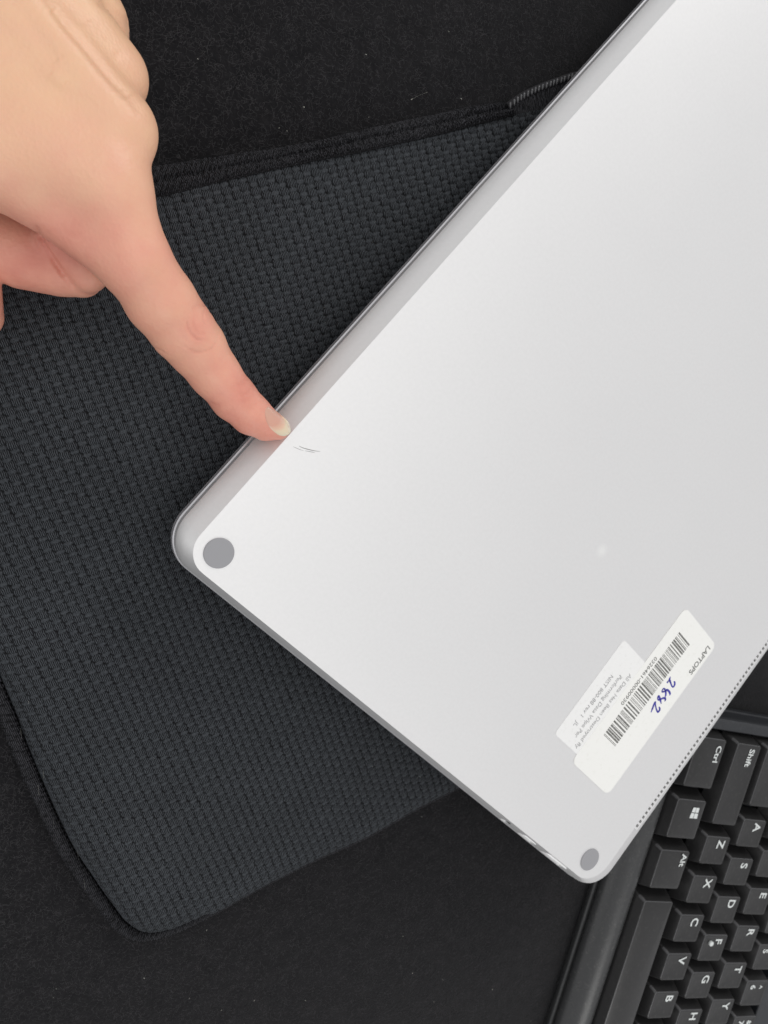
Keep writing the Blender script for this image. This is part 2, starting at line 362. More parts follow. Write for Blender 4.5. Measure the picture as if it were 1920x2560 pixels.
# binding down the left side and along the bottom
def knit_tube(path3, r, nseg=14, flat=1.0, bumpy=0.26):
    P = np.asarray(path3); t = np.gradient(P, axis=0); t /= np.linalg.norm(t, axis=1)[:, None]
    up = np.array([0, 0, 1.0]); s = np.cross(t, up); s /= np.linalg.norm(s, axis=1)[:, None]
    rr = np.broadcast_to(np.asarray(r, float), (len(P),)); V = []
    L = np.concatenate([[0], np.cumsum(np.linalg.norm(np.diff(P, axis=0), axis=1))])
    for i in range(len(P)):
        for k in range(nseg):
            a_ = 2 * math.pi * k / nseg
            d = rr[i] * (1 + bumpy * (math.sin(L[i] * 5.2 + k * 2.3) * math.sin(k * 4.1 + L[i] * 1.7)) + bumpy * 0.4 * (rng.random() - .5))
            V.append(P[i] + s[i] * math.cos(a_) * d + up * math.sin(a_) * d * flat)
    n = len(P); F = np.array([[i * nseg + k, i * nseg + (k + 1) % nseg, (i + 1) * nseg + (k + 1) % nseg, (i + 1) * nseg + k] for i in range(n - 1) for k in range(nseg)])
    return np.array(V), F
Ld = smooth_path(TB(left_px, 1.2), 900)
s_ = np.linspace(0, 1, len(Ld)); rad = np.interp(s_, [0, 0.16, 0.5, 0.62, 0.72, 1], [2.3, 2.1, 1.8, 1.3, 1.05, 1.0])
V, F = knit_tube(np.column_stack([Ld, rad * 1.0 + 0.3]), rad, flat=0.85); knit_depth(mesh('edge_binding', V, F, M_BIND, sleeve, smooth=True))
# wide knitted band along the opening: surface lofted between the two edges with two rolls
n = 700; O_ = smooth_path(TB(outer_px, ZT - 1), n); I_ = smooth_path(TB(inner_px, ZT), n); m = 22
V = np.zeros((n, m + 3, 3))
for k in range(m):
    t = k / (m - 1)
    zz = ZT + 0.1 + 1.5 * abs(math.sin(math.pi * (t * 1.95 + 0.02))) ** 0.7 - 1.6 * t ** 3
    V[:, k, :2] = I_ * (1 - t) + O_ * t
    V[:, k, 2] = zz + rng.normal(0, 0.22, n) + 0.40 * np.sin(np.arange(n) * 1.05 + k * 1.9) * math.sin(k * 2.2 + .5)
    V[:, k, :2] += rng.normal(0, 0.09, (n, 2))
V[:, m, :2] = O_; V[:, m, 2] = ZT - 3; V[:, m + 1, :2] = O_; V[:, m + 1, 2] = 3; V[:, m + 2, :2] = O_; V[:, m + 2, 2] = 0.1
mm = m + 3
F = np.array([[i * mm + k, (i + 1) * mm + k, (i + 1) * mm + k + 1, i * mm + k + 1] for i in range(n - 1) for k in range(mm - 1)])
knit_depth(mesh('opening_band', V.reshape(-1, 3), F, M_BIND, sleeve, smooth=True))
# seam line where the band meets the panel
V, F = knit_tube(np.column_stack([I_, np.full(n, ZT + 0.3)]), 0.45, 8); knit_depth(mesh('seam', V, F, M_BIND, sleeve, smooth=True), 0.8)
# zip: tape, fabric below, teeth
Zc = smooth_path(TB(zip_px, ZT), 120); Tl = smooth_path(TB(tape_lo_px, ZT), 120)
V = []; k_ = 8
for i in range(120):
    for k in range(k_):
        t = k / (k_ - 1); p = Zc[i] * (1 - t) + Tl[i] * t; V.append((p[0], p[1], ZT + 0.9 * (1 - t) + 0.12 * rng.normal()))
F = np.array([[i * k_ + k, (i + 1) * k_ + k, (i + 1) * k_ + k + 1, i * k_ + k + 1][::-1] for i in range(119) for k in range(k_ - 1)])
zp = knit_depth(mesh('zipper', V, F, M_BIND, sleeve, smooth=True))
V, F = knit_tube(np.column_stack([Zc, np.full(120, ZT + 0.2)]), 1.15, 10, bumpy=0.03); mesh('coil_tape', V, F, M_TAPE, zp, smooth=True)
L = np.concatenate([[0], np.cumsum(np.linalg.norm(np.diff(Zc, axis=0), axis=1))]); V = []; F = []
s = 0.6
while s < L[-1]:
    i = np.searchsorted(L, s); p = Zc[min(i, 119)]; t = Zc[min(i, 119)] - Zc[i - 1]; t /= np.linalg.norm(t); q = np.array([-t[1], t[0]])
    loops = []
    for w_, z_ in ((0.14, ZT + 1.62), (0.30, ZT + 1.45), (0.34, ZT + 1.0)):
        loops.append([(*(p + t * (ax * w_ + ay * 0.35) + q * ay * (w_ * 2.7) - q * 0.1), z_) for ax, ay in ((1, -1), (1, 1), (-1, 1), (-1, -1))])
    v_, f_ = loft(loops); b_ = len(V); V += v_; F += [[x + b_ for x in ff] for ff in f_]; s += 1.55
mesh('zipper_teeth', V, F, M_ZIP, zp, smooth=True)
# felt fibres and lint (kept off the sleeve)
P = np.vstack([visible_table_points(9000, (300, -20, 1500, 500)), visible_table_points(26000, (-30, 1700, 1600, 2580))])
hull = np.vstack([LEFT, TB([(1560, 235)], 0), O_[::-1]])
P = P[~inside(P[:, :2], hull)]
V, F = fibres(P, 1.5, 0.032, 0.5); mesh('felt_fuzz', V, F, M_FIBRE, props={'kind': 'stuff'})
P = np.vstack([visible_table_points(14, (330, 10, 1300, 400)), visible_table_points(28, (0, 1900, 1500, 2560))]); P = P[~inside(P[:, :2], hull)]
V, F = fibres(P, 0.40, 0.09, 0.25, 2); V2, F2 = fibres(P[::40], 4.5, 0.022, 0.5, 6, 0.18)
V = np.vstack([V, V2]); F = np.vstack([F, F2 + len(V) - len(V2)]); mesh('lint', V, F, M_LINT, props={'kind': 'stuff'})
P = np.array([[*on_table((rng.uniform(0, 1100), rng.uniform(400, 2250)), ZT)] for _ in range(420)]); P = P[inside(P[:, :2], POLY)]; P[:, 2] = ZT + 0.75
V, F = fibres(P, 0.7, 0.022, 0.2, 2); mesh('loose_threads', V, F, M_LINT, sleeve, props={'kind': 'stuff'})

# ================================================================== laptop
LO = np.array([34.459, -54.477, 34.488]); LX = np.array([0.7112284, 0.70268612, -0.01965643]); LY = np.array([0.70253397, -0.71149292, -0.01496152])
LX /= np.linalg.norm(LX); LY -= LX * (LX @ LY); LY /= np.linalg.norm(LY); LN = np.cross(LX, LY); 
# the base frame is mirrored in the picture (x up-right, y down-right): use x -> along front edge, y -> towards hinge, n up needs left-handed flip
FLIP = LN[2] < 0
LN = -LN if FLIP else LN
# right-handed local frame: local x = hinge direction (towards hinge), local y = along the front edge, z = up
laptop = thing('laptop', 'silver laptop lying upside down, its bottom plate carrying two white stickers and grey round feet', 'laptop', frame(LO, LY, LX, LN))
def lp(x, y, z=0.0): return (y, x, z)          # (along front edge, towards hinge) -> local
XR = 305.0; YD = 215.0
def outl(x0, x1, y0, y1, rf, rr, z, n=12):
    # corners order for rrect(xh0,xh1,yf0,yf1): local x = hinge, local y = along front
    return [(p[0], p[1], z) for p in rrect(y0, y1, x0, x1, [rr, rr, rf, rf], n)]
prof_ = [(0, 0, 0, 0.0), (0.05, 0.12, 0.35, -0.12), (0.25, 0.60, 1.75, -0.6), (0.50, 1.20, 3.5, -1.2), (0.96, 2.40, 6.5, -2.4), (1.60, 4.10, 7.6, -4.2), (1.85, 4.85, 7.8, -5.4), (2.0, 5.0, 7.8, -6.9), (1.7, 4.6, 7.4, -7.15)]
loops = [outl(-s, XR + s, -f_, YD + r_, 7.5 + f_ * .7, 11 + r_ * .12, z) for s, f_, r_, z in prof_]
V, F = loft(loops)
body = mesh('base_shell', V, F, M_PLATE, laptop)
V, F = loft([outl(-0.9, XR + .9, -2.9, YD + 1.8, 9, 12, -7.16), outl(-0.9, XR + .9, -2.9, YD + 1.8, 9, 12, -7.75)])
mesh('gap', V, F, M_GROOVE, laptop)
lidp = [(2.1, 4.8, 6.6, -7.76), (2.3, 5.25, 7.0, -8.0), (2.4, 5.4, 7.1, -9.6), (2.3, 5.0, 6.7, -10.5), (1.3, 3.6, 5.7, -10.9)]
V, F = loft([outl(-s, XR + s, -f_, YD + r_, 7.7 + f_ * .7, 11 + r_ * .12, z) for s, f_, r_, z in lidp])
lid = mesh('lid', V, F, M_LID, laptop)
for o in (body, lid):
    me = o.data; me.polygons.foreach_set('use_smooth', np.ones(len(me.polygons), bool)); 
    me.set_sharp_from_angle(angle=math.radians(13))
# cutters: ports in the side (x = 0 side) and vent channel at the hinge edge
def cut(o, Vc, Fc):
    c = mesh('cutter', Vc, Fc, M_PORT, laptop)
    import bmesh
    for q_ in (c, o):
        bm = bmesh.new(); bm.from_mesh(q_.data); bmesh.ops.recalc_face_normals(bm, faces=bm.faces); bm.to_mesh(q_.data); bm.free()
    n0 = len(o.data.polygons)
    md = o.modifiers.new('cut', 'BOOLEAN'); md.object = c; md.operation = 'DIFFERENCE'; md.solver = 'EXACT'
    bpy.context.view_layer.update()
    dg = bpy.context.evaluated_depsgraph_get(); me2 = bpy.data.meshes.new_from_object(o.evaluated_get(dg))
    o.modifiers.clear(); old = o.data; o.data = me2; bpy.data.meshes.remove(old); bpy.data.objects.remove(c); print('cut', n0, len(o.data.polygons))
def capsule_cut(y0, y1, zc, hh, x0, x1, n=8):
    P = []
    for i in range(n + 1):
        a_ = -math.pi / 2 + math.pi * i / n; P.append((y1 - hh + hh * math.cos(a_), zc + hh * math.sin(a_)))
    for i in range(n + 1):
        a_ = math.pi / 2 + math.pi * i / n; P.append((y0 + hh + hh * math.cos(a_), zc + hh * math.sin(a_)))
    return loft([[(p[0], x1, p[1]) for p in P], [(p[0], x0, p[1]) for p in P]])
PORTS = [('headphone_jack', 157.0, 161.0, -3.5, 1.95), ('usb_c_port', 168.6, 178.2, -3.6, 2.0), ('usb_port', 184.4, 199.4, -3.6, 2.6)]
for nm, y0, y1, zc, hh in PORTS:
    Vc, Fc = capsule_cut(y0, y1, zc, hh, -6, 5); cut(body, Vc, Fc)
Vc, Fc = box(YD - 0.15, YD + 1.75, 28.2, 285, -1.4, 3); cut(body, Vc, Fc)
body.data.set_sharp_from_angle(angle=math.radians(13))
for nm, y0, y1, zc, hh in PORTS:
    h2 = hh - 0.05
    n = 8; P = []
    for i in range(n + 1):
        a_ = -math.pi / 2 + math.pi * i / n; P.append((y1 - hh + h2 * math.cos(a_), zc + h2 * math.sin(a_)))
    for i in range(n + 1):
        a_ = math.pi / 2 + math.pi * i / n; P.append((y0 + hh + h2 * math.cos(a_), zc + h2 * math.sin(a_)))
    V, F = loft([[(p[0], -1.0, p[1]) for p in P], [(p[0], 4.9, p[1]) for p in P]], cap0=False)
    po = mesh(nm, V, F, M_GROOVE if nm == 'headphone_jack' else M_PORT, laptop, smooth=True)
    if nm != 'headphone_jack':
        V, F = box(y0 + hh, y1 - hh * .9, -0.2, 4.5, zc - 0.9, zc + 0.1); mesh('port_tongue', V, F, M_TONGUE, po)
V, F = box(YD - 0.12, YD + 1.72, 28.25, 284.9, -1.38, -1.2); mesh('vent_recess', V, F, M_VENT, laptop)
V = []; F = []
x = 28.25
while x < 284:
    box(YD - 0.1, YD + 1.3, x, x + 0.95, -1.19, -0.02, V, F); x += 2.1
box(YD + 1.25, YD + 1.95, 28.3, 284.8, -1.6, -0.015, V, F)
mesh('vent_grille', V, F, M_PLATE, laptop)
# feet
def disc(cx, cy, r, z0, z1, n=56):
    P = [(cx + r * math.cos(2 * math.pi * i / n), cy + r * math.sin(2 * math.pi * i / n)) for i in range(n)]
    Pi = [(cx + (r - .15) * math.cos(2 * math.pi * i / n), cy + (r - .15) * math.sin(2 * math.pi * i / n)) for i in range(n)]
    return loft([[(*p, z1) for p in Pi], [(*p, z1 - 0.1) for p in P], [(*p, z0) for p in P]])
for fx, fy, fr in ((6.9, 7.3, 4.25), (7.6, 203.9, 4.45), (298, 7.3, 4.25), (298, 203.9, 4.45)):
    V, F = disc(fy, fx, fr, -0.3, 0.45); ft_ = mesh('rubber_foot', V, F, M_FOOT, laptop); V, F = disc(fy, fx, fr + 0.13, -0.3, 0.012); mesh('seam_ring', V, F, M_GROOVE, ft_)
# stickers (local x = hinge, y = along the front edge)
def sticker(name, x0, x1, y0, y1, r, z, th, m, tilt=0.0, lab=None):
    P = rrect(y0, y1, x0, x1, r, 8); c = np.array([(y0 + y1) / 2, (x0 + x1) / 2]); ca, sa = math.cos(tilt), math.sin(tilt)
    P = [(c[0] + (p[0] - c[0]) * ca - (p[1] - c[1]) * sa, c[1] + (p[0] - c[0]) * sa + (p[1] - c[1]) * ca) for p in P]
    V, F = loft([[(*p, z + th) for p in P], [(*p, z) for p in P]])
    o = mesh(name, V, F, m, laptop)
    if lab: o['label'] = lab
    return o
# text: reads towards -x (front edge axis), glyph tops towards the hinge => local: xdir = (0,-1), ydir = (1,0)
TX, TY = (0, -1), (1, 0)
s2 = sticker('data_wipe_sticker', 33.9, 77.1, 148.3, 166.0, 1.6, 0.03, 0.07, M_STICK2, 0.012, 'worn white film sticker with faded small print')
for i, (s, yy, x0, w_) in enumerate((('All Data Has Been Destroyed By', 160.9, 69.8, 34.5), ('Performing Data Wipe Per', 157.2, 66.8, 28.6), ('NIST 800-88 rev 1   JL', 153.4, 64.4, 23.6))):
    Vt, Ft = text_mesh(s, 2.6, bold=True); k_ = w_ / Vt[:, 0].max()
    mesh('printed_text', [(yy + v[1], x0 - v[0] * k_, 0.115) for v in Vt], Ft, M_FAINT, s2)
s1 = sticker('asset_sticker', 30.6, 104.2, 163.9, 190.6, 2.9, 0.05, 0.14, M_STICK, 0.0, 'long white sticker with barcode and blue handwritten number')
Vt, Ft = text_mesh('LAPTOPS', 3.4, bold=True); k_ = 13.6 / Vt[:, 0].max()
mesh('printed_text', [(186.6 + v[1], 101.6 - v[0] * k_, 0.205) for v in Vt], Ft, M_INK, s1)
Vt, Ft = text_mesh('0326461-00000930', 2.5); k_ = 22.6 / Vt[:, 0].max()
mesh('printed_text', [(166.4 + v[1], 81.9 - v[0] * k_, 0.205) for v in Vt], Ft, M_INK, s1)
V = []; F = []; x = 46.2; rb = random.Random(3)
while x < 95.0:
    w_ = rb.choice((0.22, 0.22, 0.22, 0.5, 0.75)); gp = rb.choice((0.24, 0.24, 0.45, 0.7))
    b_ = len(V); V += [(169.1, x, 0.205), (177.9, x, 0.205), (177.9, x + w_, 0.205), (169.1, x + w_, 0.205)]; F.append([b_ + 3, b_ + 2, b_ + 1, b_]); F[-1] = F[-1][::-1]; x += w_ + gp
mesh('barcode', V, F, M_INK, s1)
M_L = laptop.matrix_world.inverted()
def on_plate(px, z=0.0):
    """laptop local coordinates of the point of the plate seen at a photo pixel"""
    r = ray(px); P0 = LO + LN * z; t = ((P0 - EYE) @ LN) / (r @ LN); p = EYE + r * t - LO
    return np.array([p @ LY, p @ LX])
def trace(pts, s, ox, oy, z): return [on_plate((ox + x_ / s, oy + y_ / s), z) for x_, y_ in pts]
V = []; F = []
for pts in ([(1180, 680), (1215, 760), (1195, 860), (1140, 905), (1090, 850), (1045, 720), (1010, 610), (1040, 500)], [(1020, 610), (960, 680), (905, 750)],
            [(1010, 1240), (1030, 1180), (985, 1080), (900, 1020), (840, 1070), (720, 1100), (725, 1030), (780, 970), (850, 1040), (860, 1130), (855, 1240), (820, 1330)],
            [(810, 1470), (845, 1410), (820, 1350), (740, 1350), (660, 1390), (570, 1420), (540, 1340), (575, 1260), (620, 1340), (650, 1440), (680, 1570)],
            [(590, 1690), (620, 1780), (590, 1860), (545, 1890), (490, 1800), (450, 1620), (445, 1500), (390, 1600), (340, 1740), (275, 1910)]):
    Q2 = smooth_path(trace(pts, 15.8, 1610, 1660, 0.19), 40)
    wv = 0.40 + 0.07 * np.sin(np.linspace(0, 9, 40)); wv[:3] *= .7; wv[-3:] *= .6
    v_, f_ = strip2d(Q2, wv, 0.21 + 0.004 * len(V) / 80); b_ = len(V); V += v_; F += [[q + b_ for q in ff] for ff in f_]
mesh('handwriting', V, F, M_PEN, s1)
for pts, wd, mt in (([(940, 860), (1000, 890), (1100, 918), (1200, 940), (1280, 948)], 0.075, M_SCR), ([(845, 870), (900, 895), (960, 920), (1020, 938)], 0.07, M_SCR2), ([(1035, 938), (1100, 948), (1160, 960), (1195, 966)], 0.09, M_SCR2)):
    Q2 = smooth_path(trace(pts, 6.381, 600, 980, 0), 16); v_, f_ = strip2d(Q2, wd * np.sin(np.linspace(.35, 2.9, 16)) + .01, 0.012); mesh('scratch', v_, f_, mt, laptop)

# ================================================================== keyboard
KO = np.array([258.78, -212.657, 21.305]); KX = np.array([-0.30587, -0.952073, 0.0]); KY = np.array([0.949754, -0.305125, 0.0697565]); KZ = np.cross(KX, KY)
keyboard = thing('keyboard', 'black desktop keyboard with white letters, partly under the laptop', 'keyboard', frame(KO, KX, KY, KZ))
def kb_plane(px, z=0.0):
    r = ray(px); P0 = KO + KZ * z; t = ((P0 - EYE) @ KZ) / (r @ KZ); p = EYE + r * t - KO
    return p @ KX, p @ KY
# key opening floor + case as profile strips
KXR = 420.0
def tablez(y): return -(KO[2] + KY[2] * y) / KZ[2]
V, F = box(-47.4, KXR, -27.2, 79, -13.5, -11.5); mesh('key_tray', V, F, M_CASE2, keyboard)
railp = [(-26.9, -12), (-26.9, -4.6), (-27.3, -3.9), (-28.2, -3.6), (-30.5, -3.75), (-33.0, -4.4), (-35.3, -5.6), (-37.2, -7.3), (-38.6, -9.4), (-39.3, -11.4), (-39.4, -12.6), (-38.9, -13.2), (-38.0, -13.5), (-38.0, -14.1), (-39.4, -14.4), (-39.9, -15.0), (-39.8, -16.2), (-39.0, -18.3), (-36.5, -18.4), (-30, -18.4)]
xs = [-52.4, -52.0, -51.0, -46, 0, 100, 250, KXR]
V = []; F = []
for xi, x in enumerate(xs):
    kx_ = [0.9, 0.25, 0.0, 0, 0, 0, 0, 0][xi]
    for (y, z) in railp: V.append((x, y + kx_ * (0.5 if y < -30 else 0), z - kx_ * 0.5))
m = len(railp)
for i in range(len(xs) - 1):
    for k in range(m - 1): F.append([i * m + k, i * m + k + 1, (i + 1) * m + k + 1, (i + 1) * m + k][::-1])
F.append(list(range(m)))
o = mesh('front_rail', V, F, M_CASE, keyboard, smooth=True); o.data.set_sharp_from_angle(angle=math.radians(50))
# left frame with chamfer, seam
sidep = [(-47.3, -12), (-47.3, -4.3), (-47.7, -3.9), (-51.3, -4.0), (-52.2, -4.7), (-52.7, -6.0), (-53.4, -12.8), (-52.7, -13.1), (-52.7, -13.6), (-53.9, -13.9), (-54.2, -15.5), (-53.8, -18)]
V = []; F = []; ys = [-28.0, 0, 40, 79, 100, 118]; m = len(sidep)
for y in ys:
    for (x, z) in sidep: V.append((x, y, max(z, tablez(y) - 0.0 + 0.1) if z < -15 else z))
for i in range(len(ys) - 1):
    for k in range(m - 1): F.append([i * m + k, i * m + k + 1, (i + 1) * m + k + 1, (i + 1) * m + k])
F.append(list(range(m))[::-1])
mesh('side_frame', V, F, M_CASE2, keyboard)
V, F = box(-47.5, KXR, 77.2, 118, -14, -4.1); bevel(mesh('back_frame', V, F, M_CASE2, keyboard), 0.7, 3)
V, F = box(-50, KXR, 110, 116, tablez(113) + 0.2, -14.1); mesh('base_foot', V, F, M_CASE2, keyboard)
for fxk in (-40.0, 60.0, 200.0, 380.0):
    V, F = box(fxk, fxk + 18, -37, -30, tablez(-33) + 0.12, -18.0); mesh('rubber_pad', V, F, M_GROOVE, keyboard)
key_cache = {}
def key_geo(w, d, dish, front_draft):
    rd = 2.9
    """cap with draft, dished top; local origin at the front-left corner of its top face"""
    nx, ny = (8, 5) if w < 40 else (14, 7)
    h_ = 8.0; sd, fd, bd = 2.15, front_draft, 1.6
    loops = []
    def ring(x0, x1, y0, y1, r, z): return [(p[0], p[1], z) for p in rrect(x0, x1, y0, y1, r, 3)]
    loops = [ring(0.32, w - 0.32, 0.32, d - 0.32, 0.75, 0.0), ring(0.09, w - 0.09, 0.09, d - 0.09, 0.85, -0.10), ring(0.0, w, 0.0, d, 0.9, -0.34), ring(-sd * .42, w + rd * .42, -fd * .42, d + bd * .42, 1.0, -3.4), ring(-sd, w + rd, -fd, d + bd, 1.0, -h_)]
    V, F = loft(loops, cap0=False, cap1=False)
    # top surface as concentric rings so that it can be dished
    R0 = np.array(loops[0]); c = np.array([w / 2, d / 2, 0]); base = len(V); nr = 6; n = len(R0)
    def zt(x, y):
        if dish > 0:
            return -dish * (1 - ((x - w / 2) / (w / 2)) ** 2) if w < 60 else dish * (1 - ((y - d / 2) / (d / 2)) ** 2)
        return -dish * (1 - ((y - d / 2) / (d / 2)) ** 2)
    prev = list(range(n))
    for k in range(1, nr + 1):
        s = 1 - k / (nr + 0.6)
        P = c + (R0 - c) * s
        cur = list(range(len(V), len(V) + n)); V += [(p[0], p[1], zt(p[0], p[1]) ) for p in P]
        for i in range(n):
            j = (i + 1) % n; F.append([prev[i], prev[j], cur[j], cur[i]])
        prev = cur
    F.append(prev)
    return V, F, zt
def add_key(x, y, w=14.0,  d=14.4, legend=None, dish=0.45, fd=2.4, lx=3.6, ly=9.7, size=5.7, extra=None, mt=None):
    w -= 0.75
    kk = (round(w, 2), round(d, 2), dish, fd)
    V, F, zt = key_geo(*kk)
    if kk not in key_cache:
        o = mesh('key', V, F, [M_KEY, M_EDGE], keyboard, smooth=True)
        nr_ = 16
        mi = np.zeros(len(o.data.polygons), np.int32); mi[11:16] = 1; mi[nr_ + 11:2 * nr_] = 1; mi[2 * nr_ + 12:2 * nr_ + 15] = 1  # painted highlight only on the left and front edges
        o.data.polygons.foreach_set('material_index', mi); o.data.set_sharp_from_angle(angle=math.radians(38)); key_cache[kk] = o.data
    else:
        o = bpy.data.objects.new('key', key_cache[kk]); COL.objects.link(o); o.parent = keyboard
    o.location = (x * MM, y * MM, 0)
    for (s, ax, ay, sz, sx) in ([(legend, lx, ly, size, 1.12)] if legend else []) + (extra or []):
        Vt, Ft = text_mesh(s, sz, bold=True, xscale=sx)
        Vt = Vt - [(Vt[:, 0].min() + Vt[:, 0].max()) / 2, (Vt[:, 1].min() + Vt[:, 1].max()) / 2]
        mesh('key_legend', [(ax + v[0], ay + v[1], zt(ax + v[0], ay + v[1]) + 0.17) for v in Vt], Ft, M_LEG, o)
    return o
u = 19.05
bd_ = 16.6
y0 = -24.0
add_key(-44.4, y0, 28.6 - 5.05, bd_, 'Ctrl', lx=6.6, ly=13.0, size=4.3, dish=-0.5)
wk = add_key(-15.8, y0, 23.8 - 5.05, bd_, None, dish=-0.5)
V = []; F = []
wx, wy, ws = 5.6, 11.2, 1.0
for (a0, a1, b0, b1) in ((0, .45, 0, .47), (0, .45, .53, 1), (.52, 1, 0, .47), (.52, 1, .53, 1)):
    pts = []
    for (aa, bb) in ((a0, b0), (a1, b0), (a1, b1), (a0, b1)):
        hh_ = 1.75 + 0.5 * aa; pts.append((wx + (aa - .5) * 5.0, wy + (bb - .5) * 2 * hh_, 0.55))
    b_ = len(V); V += pts; F.append([b_, b_ + 1, b_ + 2, b_ + 3])
mesh('key_legend', V, F, M_LEG, wk)
add_key(8.0, y0, 23.8 - 5.05, bd_, 'Alt', lx=4.0, ly=13.6, size=4.3, dish=-0.5)
add_key(32.2, y0, 5.5 * u - 5.05, bd_, None, dish=0.9)
add_key(32.2 + 5.5 * u, y0, 23.8 - 5.05, bd_, 'Alt', lx=4.0, ly=13.6, size=4.3, dish=-0.5)
add_key(-44.1, 0, 42.9 - 5.05 + 1.2, 14.4, 'Shift', lx=6.2, ly=9.6, size=4.3)
for i, ch in enumerate('ZXCVBNM'): add_key(i * u, 0, legend=ch)
add_key(-44.1, u, 1.78 * u - 5.05, 14.4, 'Caps Lock', lx=8, ly=10.6, size=2.4, extra=[('A', 18.5, 10.6, 2.6, 1.0)])
for i, ch in enumerate('ASDFGHJK'):
    o = add_key((i - 0.5) * u, u, legend=ch)
    if ch == 'F':
        V, F = disc(4.3, 4.9, 1.15, -0.6, 0.75, 16); mesh('homing_bump', V, F, M_LEG, o, smooth=True)
add_key(-44.1, 2 * u, 1.53 * u - 5.05, 14.4, 'Tab', lx=5, ly=10.6, size=3.0)
for i, ch in enumerate('QWERTYUI'): add_key((i - 0.75) * u, 2 * u, legend=ch)
for i, (ch, up_) in enumerate(zip('`1234567890', '~!@#$%^&*()')):
    add_key((i - 2.25) * u, 3 * u, legend=ch, lx=3.6, ly=5.2, size=4.6, extra=[(up_, 3.6, 10.6, 4.2, 1.0)])

# ================================================================== hand (one continuous implicit surface)
VOX = 0.45
lo = np.array([-125.0, -150.0, 120.0]); hi = np.array([-16.0, -8.0, 218.0])
gx, gy, gz = [np.arange(lo[i], hi[i], VOX, dtype=np.float32) for i in range(3)]
GX, GY, GZ = np.meshgrid(gx, gy, gz, indexing='ij')
def cone(A, B, ra, rb):
    A = np.array(A, np.float32); B = np.array(B, np.float32); ab = B - A; L2 = float(ab @ ab)
    dx, dy, dz = GX - A[0], GY - A[1], GZ - A[2]
    t = np.clip((dx * ab[0] + dy * ab[1] + dz * ab[2]) / L2, 0, 1)
    return np.sqrt((dx - t * ab[0]) ** 2 + (dy - t * ab[1]) ** 2 + (dz - t * ab[2]) ** 2) - (ra + (rb - ra) * t)
def smin(a_, b_, k):
    h_ = np.clip(0.5 + 0.5 * (b_ - a_) / k, 0, 1); return b_ + (a_ - b_) * h_ - k * h_ * (1 - h_)
D = at_depth
wrI, wrM, wrR, wrL = D(-330, -120, 150), D(-270, -260, 149), D(-190, -380, 150), D(-80, -480, 156)
S = cone(D(262, 462, 167.5), wrI, 8.8, 14)
S = smin(S, cone(D(280, 326, 167), wrM, 9.2, 14), 3.2)
S = smin(S, cone(D(270, 190, 170), wrR, 8.2, 13), 2.6)
S = smin(S, cone(D(228, 58, 174), wrL, 7.8, 12), 2.6)
S = smin(S, cone(D(230, 455, 168), D(-150, 340, 158), 9.6, 13), 7)             # radial side of the hand
S = smin(S, cone(D(-300, -200, 158), D(-600, -600, 150), 21, 24), 10)           # wrist
S = smin(S, cone(D(230, 360, 178), D(-250, -100, 168), 10, 14), 6)              # palm
S = smin(S, cone(D(220, 190, 182), D(-150, -200, 170), 9, 12), 6)
S = smin(S, cone(D(100, 488, 166), D(318, 646, 173.5), 7.2, 7.0), 3)
# curled fingers below
S = smin(S, cone(D(283, 330, 169), D(286, 392, 188), 8.6, 7.6), 3)
S = smin(S, cone(D(286, 392, 188), D(150, 430, 192), 7.6, 7), 2)
S = smin(S, cone(D(268, 190, 172), D(268, 250, 190), 8.0, 7), 3)
S = smin(S, cone(D(228, 58, 176), D(235, 120, 186), 7.4, 6.5), 3)
# index finger
idxf = [(262, 462, 167.5, 8.8), (338, 650, 173.5, 7.9), (400, 750, 181, 8.15), (457, 826, 187.5, 7.75), (489, 866, 191.5, 7.35), (537, 934, 197, 6.45), (585, 995, 201.5, 5.95), (628, 1036, 204.6, 5.35), (667, 1062, 206.8, 4.2), (696, 1074, 208.0, 2.85)]
F_ = None
for a_, b_ in zip(idxf[:-1], idxf[1:]):
    c_ = cone(D(*a_[:3]), D(*b_[:3]), a_[3], b_[3]); F_ = c_ if F_ is None else smin(F_, c_, 1.2)
S = smin(S, F_, 3.5)
